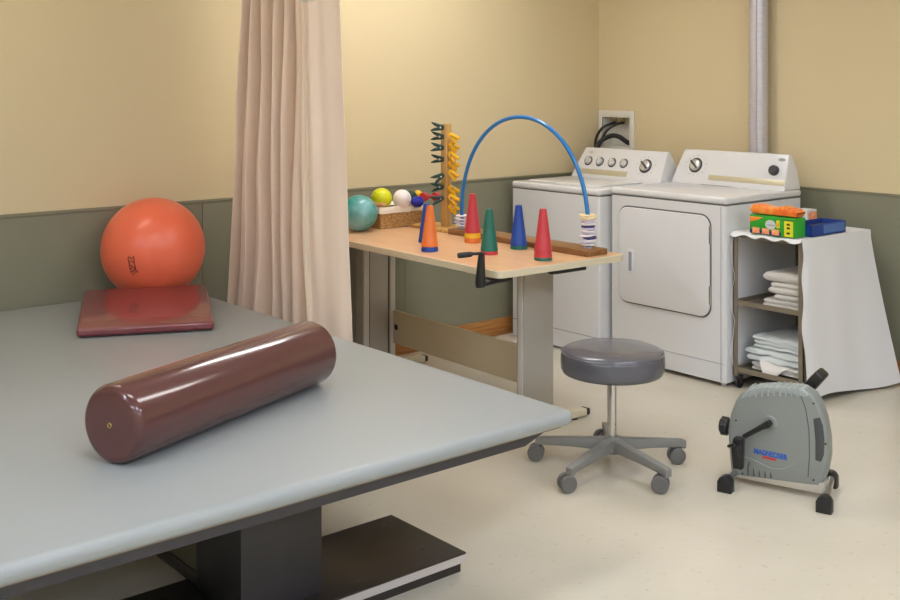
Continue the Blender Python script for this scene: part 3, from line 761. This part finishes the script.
# ------------------------------------------------------------------ pedal exerciser (local: x along length, y away from the viewer)
ea = math.radians(17.1); EO = Vector((-2.452, 3.322, 0))
EM = Matrix.Translation(EO) @ Matrix.Rotation(ea, 4, 'Z'); EI = EM.inverted()
t = thing('pedal_exerciser', 'grey pedal exerciser with black pedals standing on the floor', 'exercise machine', EO, ea)
YB0, YB1 = .112, .188         # body thickness range
def loc(px, py, y=YB0):       # local x,z on the plane local-y = y
    o = EI @ CAMP; d = EI.to_3x3() @ raypix(px, py); s_ = (y-o.y)/d.y; p = o+d*s_; return (p.x, p.z)
op = [(734, 470), (732, 450), (730.5, 428), (733, 412), (738, 399), (743, 392), (749, 388.5), (758, 386), (770, 385), (785, 385.3), (800, 386), (808, 387.5),
      (816, 393), (822, 403), (827, 418), (830.5, 438), (831, 455), (828, 471), (823.5, 484), (815, 484)]
op[0] = (734, 473.5); op[-2] = (823, 484.5); op[-1] = (815, 484)
poly = [loc(*p, .15) for p in op]
MB().prism(poly, YB0, YB1, bev=.016, seg=4).build('body', 'ex_grey', t, ang=50)
# ribbed top cover band
tp = [(742, 399), (744.5, 393.5), (750, 388), (758, 385.3), (770, 384.3), (785, 384.6), (799, 385.4), (806, 387), (812, 392), (810, 396), (795, 392.5), (780, 391), (765, 392), (752, 395)]
pl = [loc(*p, .15) for p in tp]
MB().prism(pl, YB0-.001, YB1+.001, bev=.010, seg=3).build('top_cover', 'ex_light', t, ang=40)
g = MB()
for k in range(9):
    x_, z_ = loc(750+6*k, 387+abs(k-4)*.35)
    g.cyl((x_, YB0+.01, z_), (x_, YB1-.01, z_), .0055, n=10)
    g.cyl((x_, YB0-.003, z_+.002), (x_, YB0-.001, z_-.032), .0035, n=8)
g.build('top_rib', 'ex_light', t)
def slab(name, m, pts, y0, y1, par, bev=0.0, lab=None):
    o = MB().prism([loc(*p) for p in pts], y0, y1, bev=bev).build(name, m, par)
    if lab: plab(o, lab)
    return o
slab('carry_slot', 'ex_dark', [(813.5, 419), (820, 417.5), (823, 426), (824.5, 440), (824, 455), (821, 462), (815.5, 460), (815.5, 440)], YB0-.0015, YB0+.004, t, .0008, 'dark curved carrying slot')
for (a, b) in ((736, 420.5), (813.5, 403.5), (825.5, 444), (813.5, 480), (742.5, 473.5)):
    x_, z_ = loc(a, b); MB().cyl((x_, YB0-.0012, z_), (x_, YB0+.002, z_), .0035, n=12).build('screw', 'ink', t)
g = MB(); g.tube([(loc(749.5, 462)[0], YB0-.001, loc(749.5, 462)[1]), (loc(748, 467)[0], YB0-.001, loc(748, 467)[1]), (loc(748, 475)[0], YB0-.001, loc(748, 475)[1])], .0022, 6)
for k in range(4):
    x_, z_ = loc(753.5+5.7*k, 469+1.2*k); x2, z2 = loc(754+5.7*k, 476+.6*k); g.tube([(x_, YB0-.0006, z_), (x2, YB0-.0014, z2)], [.0014, .0030], 6)
g.build('vent_slot', 'ex_dark', t)
g = MB(); g.tube([(*(lambda q: (q[0], YB0-.0005, q[1]))(loc(a, b)),) for a, b in ((744, 456.5), (752, 459), (762, 464), (772, 468.5), (782, 469), (790, 466), (796, 462))], .0018, 6)
g.build('moulded_line', 'ex_light', t)
g = MB(); g.tube([(*(lambda q: (q[0], YB0-.0002, q[1]))(loc(a, b)),) for a, b in ((801, 396), (806, 410), (809, 430), (809.5, 455), (808, 477))], .0014, 6)
g.build('moulded_line', 'ex_dark', t)
# logo
def text_mesh(s_, size):
    cu = bpy.data.curves.new('txt', 'FONT'); cu.body = s_; cu.size = size; cu.extrude = .0004; cu.align_x = 'CENTER'; cu.align_y = 'CENTER'
    cu.offset = size*.035; cu.space_character = 1.0
    o = bpy.data.objects.new('txt', cu); dg = bpy.context.evaluated_depsgraph_get(); COL.objects.link(o); bpy.context.view_layer.update()
    dg = bpy.context.evaluated_depsgraph_get(); me = bpy.data.meshes.new_from_object(o.evaluated_get(dg)); bpy.data.objects.remove(o); return me
def text(s_, size, m, par, x, y, z, sx=1.0, rot=0.0):
    me = text_mesh(s_, size); g = MB(); g.bm.from_mesh(me)
    bmesh.ops.transform(g.bm, matrix=T(x, y, z) @ Matrix.Rotation(rot, 4, 'Y') @ Matrix.Rotation(PI/2, 4, 'X') @ Matrix.Diagonal((sx, 1, 1, 1)), verts=g.bm.verts)
    return g.build('lettering', m, par, smooth=False)
lx, lz = loc(770.5, 454.3)
plab(text('MAGNECISER', .026, 'logo_blue', t, lx, YB0-.0008, lz, .78, 0.03), 'blue lettering')
lx, lz = loc(769, 458)
plab(MB().prism([(lx-.026, lz-.004), (lx+.024, lz-.007), (lx+.026, lz+.001), (lx-.022, lz+.004)], YB0-.0012, YB0).build('logo_underline', 'logo_red', t), 'small red bar under the blue lettering')
# crank and pedals
hx, hz = loc(770, 422.5); ex_, ez_ = loc(744, 436.5, YB0-.03)
MB().lathe([(0, 0), (.027, 0), (.022, .006), (0, .006)], 28, T(hx, YB0+.0005, hz) @ Matrix.Rotation(PI/2, 4, 'X')).build('crank_boss', 'ex_grey', t)
g = MB(); g.cyl((hx, YB0, hz), (hx, YB0-.035, hz), .012, n=20)
g.tube([(hx, YB0-.030, hz), (hx-.02, YB0-.031, hz-.012), (ex_, YB0-.034, ez_)], [.013, .010, .0085], 14); ck = g.build('crank', 'plastic_black', t)
p4 = [(736, 436), (745, 437), (744.5, 450), (744, 467.5), (736, 466), (735, 458), (734, 446)]
pd = MB().prism([loc(a, b, YB0-.05) for a, b in p4], YB0-.085, YB0-.045, bev=.004).build('pedal', 'plastic_black', t)
g = MB(); g.box(ex_-.026, ex_+.0, YB0-.09, YB0-.084, ez_-.06, ez_-.02, bev=.002)
g.tube([(ex_-.008, YB0-.11, ez_-.01), (ex_-.034, YB0-.10, ez_-.022), (ex_-.036, YB0-.07, ez_-.030), (ex_-.030, YB0-.05, ez_-.045), (ex_-.012, YB0-.045, ez_-.05)], .006, 8)
g.build('strap', 'plastic_black', pd)
x2, z2 = loc(807, 389, YB1+.045); x3, z3 = loc(819, 375.5, YB1+.045)
ck2 = MB().tube([(hx, YB1, hz), (hx, YB1+.03, hz), (hx+.01, YB1+.033, hz+.01), (x2+.012, YB1+.034, z2-.005)], [.012, .012, .011, .0085], 12).build('crank', 'plastic_black', t)
dz = Vector((x3-x2, 0, z3-z2)).normalized(); nrm = Vector((-dz.z, 0, dz.x))
P = Vector((x2, 0, z2))-dz*.018
Mp = Matrix(((dz.x, 0, nrm.x, P.x), (0, 1, 0, YB1+.032), (dz.z, 0, nrm.z, P.z), (0, 0, 0, 1)))
g = MB().box(-.010, .098, 0, .085, -.022, .018, bev=.010, seg=3, Mx=Mp); pd = g.build('pedal', 'plastic_black', t)
MB().box(.02, .07, .01, .065, .0175, .0195, bev=.001, Mx=Mp).build('tread', 'ex_dark', pd)
# tension knob on the left side
kx, kz = loc(723.5, 426, .14)
Mk = T(kx+.004, .145, kz) @ Matrix.Scale(1.2, 4) @ Matrix.Rotation(-PI/2, 4, 'Y')
g = MB().lathe([(0, -.04), (.006, -.04), (.006, -.012), (.024, -.012), (.027, -.006), (.027, .008), (.023, .013), (0, .014)], 28, Mk)
kb = g.build('tension_knob', 'plastic_black', t)
g = MB()
for k in range(10):
    a = 2*PI*k/10; g.cyl(Mk @ Vector((.0265*math.cos(a), .0265*math.sin(a), -.008)), Mk @ Vector((.0265*math.cos(a), .0265*math.sin(a), .009)), .004, n=8)
g.build('knob_ridges', 'plastic_black', kb)
# floor frame
xl, zl_ = loc(735, 478, .13); 
MB().box(.034, .352, .114, .165, .022, .062, bev=.003).build('base_beam', 'beam_steel', t)
for xx, nm_ in ((.026, 'l'), (.356, 'r')):
    sk = .022 if nm_ == 'r' else 0
    tb = MB().cyl((xx+sk, .01, .035), (xx-sk, .275, .035), .0165, n=24).build('cross_tube', 'chrome', t)
    x_c = xx
    for y0_, y1_ in ((-.008, .034), (.25, .292)):
        xx = x_c + (sk if y0_ < .1 else -sk)
        g = MB().prism([(xx-.026, 0), (xx+.026, 0), (xx+.026, .038), (xx+.018, .052), (xx+.006, .058), (xx-.006, .058), (xx-.018, .052), (xx-.026, .038)], y0_, y1_, bev=.003)
        g.build('foot', 'plastic_black', tb)

# ------------------------------------------------------------------ linen cart
CX0, CX1, CY0, CY1 = -3.238, -2.852, 4.512, 5.08
t = thing('utility_cart', 'taupe steel three-shelf cart beside the dryer, draped with a sheet', 'cart', ((CX0+CX1)/2, (CY0+CY1)/2, 0))
for x in (CX0, CX1):
    for y in (CY0, CY1):
        sx = 1 if x == CX0 else -1; sy = 1 if y == CY0 else -1
        g = MB(); xa_, xb_ = sorted((x, x+sx*.026)); ya_, yb_ = sorted((y, y+sy*.004)); g.box(xa_, xb_, ya_, yb_, .06, .757)
        xa_, xb_ = sorted((x, x+sx*.004)); ya_, yb_ = sorted((y, y+sy*.026)); g.box(xa_, xb_, ya_, yb_, .06, .757)
        g.build('post', 'cart', t)
        k = MB(); k.box(x+sx*.02-.014, x+sx*.02+.014, y+sy*.02-.016, y+sy*.02+.016, .05, .062, bev=.002)
        k.box(x+sx*.02-.013, x+sx*.02-.009, y+sy*.02-.012, y+sy*.02+.012, .02, .052); k.box(x+sx*.02+.009, x+sx*.02+.013, y+sy*.02-.012, y+sy*.02+.012, .02, .052)
        k = k.build('caster', 'black_steel', t)
        MB().cyl((x+sx*.02-.0085, y+sy*.02, .0265), (x+sx*.02+.0085, y+sy*.02, .0265), .0262, n=24).build('wheel', 'rubber', k)
for z in (.085, .412, .742):
    g = MB(); g.box(CX0+.005, CX1-.005, CY0+.005, CY1-.005, z-.003, z)
    zz = .030
    g.box(CX0+.0045, CX1-.0045, CY0+.0045, CY0+.008, z-.006, z+zz-.012); g.box(CX0+.0045, CX1-.0045, CY1-.008, CY1-.0045, z-.006, z+zz-.012)
    g.box(CX0+.0045, CX0+.008, CY0+.008, CY1-.008, z-.006, z+zz-.012); g.box(CX1-.008, CX1-.0045, CY0+.008, CY1-.008, z-.006, z+zz-.012)
    g.build('shelf', 'cart', t)
# sheet over the cart: left drop, top, right drop that flares out
ZS = .7635
def drape(u, v):
    # v: front (0) to back (1) along Y, u: across
    y = CY0-.016 + (CY1+.024-CY0)*v
    sc = .0045*math.sin(u*40) + .003*math.sin(u*97+1)
    if u < .4:                                   # left drop, u 0 (bottom) .. .4 (top)
        k = u/.4; z = .11+(ZS-.11)*k; x = CX0-.008 + .004*math.sin(v*14+z*3)*(1-k)
        yy = y + (.010*math.sin(z*26)+.004*math.sin(z*61))*(1-v)
        x = max(x, -3.2445)
        if v < .05: x += (1-v/.05)*(.010+.005*math.sin(z*26))
        return Vector((x, yy, z))
    if u < .55:
        k = (u-.4)/.15; z = ZS + .0015*math.sin(v*9)*math.sin(k*PI); x = CX0-.006+(CX1+.012-CX0)*k
        yy = y - (.004+.005*math.sin(k*17))*(1-v)*(1 if v < .1 else 0)
        zz = z - (.016+.007*math.sin(k*23))*max(0, 1-v*30)
        return Vector((x, yy, zz))
    k = (u-.55)/.45; z = ZS-.004-(ZS-.028)*k       # right drop
    f0 = .010*math.sin(k*9)*(1-v)
    xo = CX1+.008 + (.015+.11*v**1.5)*k**1.2 + k*(.010*math.sin(v*6.2+.5)+.003*math.sin(v*17))
    yo = y + f0 + k*(.02*v+.05*v**3) + .006*math.sin(z*30)*(1-v)*(1-k)
    if k < .04: z = ZS-(k/.04)**2*.004*1
    z += .012*math.sin(v*6)*k
    if v < .05: xo -= (1-v/.05)*(.010+.006*math.sin(z*24))*(1-k)
    return Vector((xo, yo, z))
dr = MB().sheet(drape, 150, 44, .0015).build('sheet', 'sheet', ang=80)
tag(dr, 'white cotton sheet draped over the top and sides of the utility cart', 'sheet')

def folded(name, x0, x1, y0, y1, z0, h, m, label, cat, group, seed, layers=2, wr=.003):
    g = MB(); hh = h/layers
    for L_ in range(layers):
        zc = z0+hh*(L_+.5); ins = random.Random(seed*10+L_).uniform(0, .012)
        n = 16; r = hh/2*1.02
        def fn(u, v, zc=zc, ins=ins, r=r):
            # closed stadium section in XZ (fold at -X), swept along Y
            s_ = u*2; xa_ = x0+ins+r; xb_ = x1-r
            if s_ < .7: k = s_/.7; x = xb_+(xa_-xb_)*k; z = zc+r
            elif s_ < 1: a = PI/2+(s_-.7)/.3*PI; x = xa_+r*math.cos(a); z = zc+r*math.sin(a)
            elif s_ < 1.7: k = (s_-1)/.7; x = xa_+(xb_-xa_)*k; z = zc-r
            else: a = -PI/2+(s_-1.7)/.3*PI; x = xb_+r*math.cos(a); z = zc+r*math.sin(a)
            y = y0+(y1-y0)*v; ed = min(v, 1-v)*2; pin_ = 1-.35*max(0, 1-ed*9)**2
            z = zc+(z-zc)*pin_
            q = noise.noise(Vector((x*16+seed, y*11, seed*3.1+L_*.4)))
            z += wr*q*.7 + (.022*math.sin(max(0, min(1, (x-x0)/(x1-x0)))*PI*.62)*math.sin(PI*min(1, v*1.2)) if wr > .01 else 0); x += wr*1.3*noise.noise(Vector((y*20, seed, L_)))
            y += wr*1.5*noise.noise(Vector((x*18, seed+5, L_)))
            return Vector((x, y, z))
        g.sheet(fn, 60, 24)
    bmesh.ops.holes_fill(g.bm, edges=[e for e in g.bm.edges if e.is_boundary], sides=0)
    o = g.build(name, m, ang=70); return tag(o, label, cat, group)
tws = [(-3.085, .034, 'bottommost, widest'), (-3.065, .028, 'second from the bottom'), (-3.09, .030, 'third from the bottom'), (-3.078, .026, 'second from the top'), (-3.115, .044, 'on top of the pile')]
tws[0] = (-3.115, .034, 'bottommost, widest'); z = .4145
for i, (xx, h, lb) in enumerate(tws):
    folded('towel', xx, -2.90, 4.575+.006*(i % 2), 4.86, z, h, 'towel', 'folded white towel on the middle cart shelf, ' + lb, 'towel', 'folded towels on the middle shelf', i+1, 2 if i == 0 else 1, .0045); z += h+.0006
shs = [(-3.18, .038, 'lowest of the three linens, white', 'towel'), (-3.212, .060, 'middle of the three linens, pale blue', 'linen'), (-3.17, .055, 'topmost of the three linens, pale blue', 'linen')]
z = .0935
for i, (xx, h, lb, m_) in enumerate(shs):
    folded('folded_sheet', xx, -2.90, 4.572, 4.95, z, h, m_, 'folded sheet on the bottom cart shelf, ' + lb, 'sheet', 'folded sheets on the bottom shelf', i+21, [2, 2, 3][i], .0105); z += h+.006
# cloth corner hanging over the lip
def flap(u, v):
    a = Vector((-3.15, 4.60, .155)); b = Vector((-2.95, 4.60, .135)); tip = Vector((-3.045, 4.528, .075))
    p = (a+(b-a)*u); q = tip + Vector(((u-.5)*.05, 0, 0)); k = v
    r = p+(q-p)*k; r.z += .014*math.sin(k*PI); r.y += -.012*math.sin(k*PI); return r
fl = MB().sheet(flap, 20, 14, .003).build('washcloth', 'towel'); tag(fl, 'corner of a white cloth hanging over the front lip of the bottom cart shelf', 'cloth')

# boxes on the cart
ZX = ZS+.0035
t = thing('wipes_carton', 'green carton with a yellow end panel on top of the cart', 'box', (-3.01, 4.55, ZX))
gx0, gx1, gy0, gy1 = -3.136, -2.888, 4.503, 4.587
MB().box(gx0, gx1, gy0, gy1, ZX, ZX+.090, bev=.0015).build('carton', 'box_green', t)
def pr_(name, m, a, b, z0, z1, dy=.0008, lab=None):
    o = MB().box(gx0+a*.86, gx0+b*.86, gy0-dy, gy0+.001, ZX+z0, ZX+z1).build(name, m, t)
    if lab: plab(o, lab)
pr_('end_panel', 'box_yellow', .220, .275, .002, .075, .0008, 'yellow panel')
for k, z_ in enumerate((.014, .038, .055)): pr_('barcode', 'ink', .236, .256, z_, z_+.009, .0014)
pr_('band', 'box_navy', .0, .20, .001, .018)
for k in range(3): pr_('picture', 'box_peach', .018+.062*k, .064+.062*k, .003, .030, .0014, 'orange picture square')
o = MB().prism([(gx0, ZX+.055), (gx0+.03, ZX+.062), (gx0+.075, ZX+.081), (gx0, ZX+.081)], gy0-.001, gy0).build('corner_flash', 'box_orange', t)
MB().lathe([(0, 0), (.026, 0), (.026, .001)], 32, T(gx0+.116, gy0-.0005, ZX+.050) @ Matrix.Rotation(PI/2, 4, 'X') @ Matrix.Diagonal((1.1, .85, 1, 1))).build('round_label', 'box_grey', t)
MB().box(gx0+.096, gx0+.138, gy0-.0022, gy0-.0014, ZX+.046, ZX+.050).build('label_line', 'print', t)
pr_('figure', 'box_yellow', .172, .192, .038, .074, .0012); pr_('figure', 'box_orange', .177, .188, .045, .062, .0018)
pr_('top_line', 'ink', .205, .285, .077, .080)
# orange film pack on top
def pk(u, v):
    x = gx0-.002+.254*u; a = v*2*PI
    r_y = .038; r_z = .021+.0025*math.sin(u*11); c = math.cos(a); s_ = math.sin(a)
    y = 4.546+r_y*math.copysign(abs(c)**.35, c); zz = ZX+.0935+r_z+r_z*math.copysign(abs(s_)**.35, s_)
    if u > .72: zz -= (.006+.004*math.sin(u*60))*max(0, s_); 
    e = min(1, min(u, 1-u)*18+.25); zz = ZX+.1145+(zz-ZX-.1145)*e
    return Vector((x+.0015*noise.noise(Vector((a*2, u*3, 0))), y, zz+.0015*noise.noise(Vector((u*20, a*2, 3)))))
pk_ = MB().sheet(pk, 50, 28).build('wipes_pack', 'box_orange', ang=60)
tag(pk_, 'crinkled orange film pack lying on the green carton', 'pack')
t2 = thing('small_box', 'small white and orange box behind the green carton', 'box', (-3.07, 4.88, ZX))
MB().box(-3.11, -3.035, 4.84, 4.92, ZX, ZX+.092, bev=.001).build('carton', 'box_grey', t2)
MB().box(-3.0355, -3.0342, 4.848, 4.92, ZX+.01, ZX+.082).build('side_panel', 'box_peach', t2)
t3 = thing('blue_tray_box', 'open-topped dark blue carton on the right of the cart top', 'box', (-2.94, 4.75, ZX))
g = MB(); q0, q1, r0, r1, hh = -2.99, -2.862, 4.600, 4.895, .054
g.box(q0, q1, r0, r1, ZX, ZX+.002); g.box(q0, q1, r0, r0+.002, ZX, ZX+hh); g.box(q0, q1, r1-.002, r1, ZX, ZX+hh)
g.box(q0, q0+.002, r0, r1, ZX, ZX+hh); g.box(q1-.002, q1, r0, r1, ZX, ZX+hh); g.build('tray', 'box_blue', t3)
MB().box(q0+.0025, q1-.0025, r0+.0025, r1-.0025, ZX+.002, ZX+.03).build('contents', 'card_in', t3)
MB().box(q1-.0005, q1+.0005, r0+.10, r1-.012, ZX+.008, ZX+.048).build('print_panel', 'box_lblue', t3)

# ------------------------------------------------------------------ camera, world, view
cd = bpy.data.cameras.new('camera'); cam = bpy.data.objects.new('camera', cd); COL.objects.link(cam)
cam.location = (0, 0, 1.49); cam.rotation_euler = (PI/2, 0, th)
cd.sensor_width = 36; cd.lens = 1100/900*36; cd.shift_y = -(300-82.5)/900; cd.clip_start = .05
SC.camera = cam
wd = bpy.data.worlds.new('world'); SC.world = wd; wd.use_nodes = True
wd.node_tree.nodes['Background'].inputs[0].default_value = (.8, .85, 1, 1); wd.node_tree.nodes['Background'].inputs[1].default_value = .2
SC.view_settings.view_transform = 'Standard'; SC.view_settings.look = 'None'
SC.view_settings.exposure = 0.07; SC.view_settings.gamma = 1; SC.view_settings.use_curve_mapping = False
SC.cycles.use_denoising = True; SC.cycles.max_bounces = 8; SC.cycles.diffuse_bounces = 5
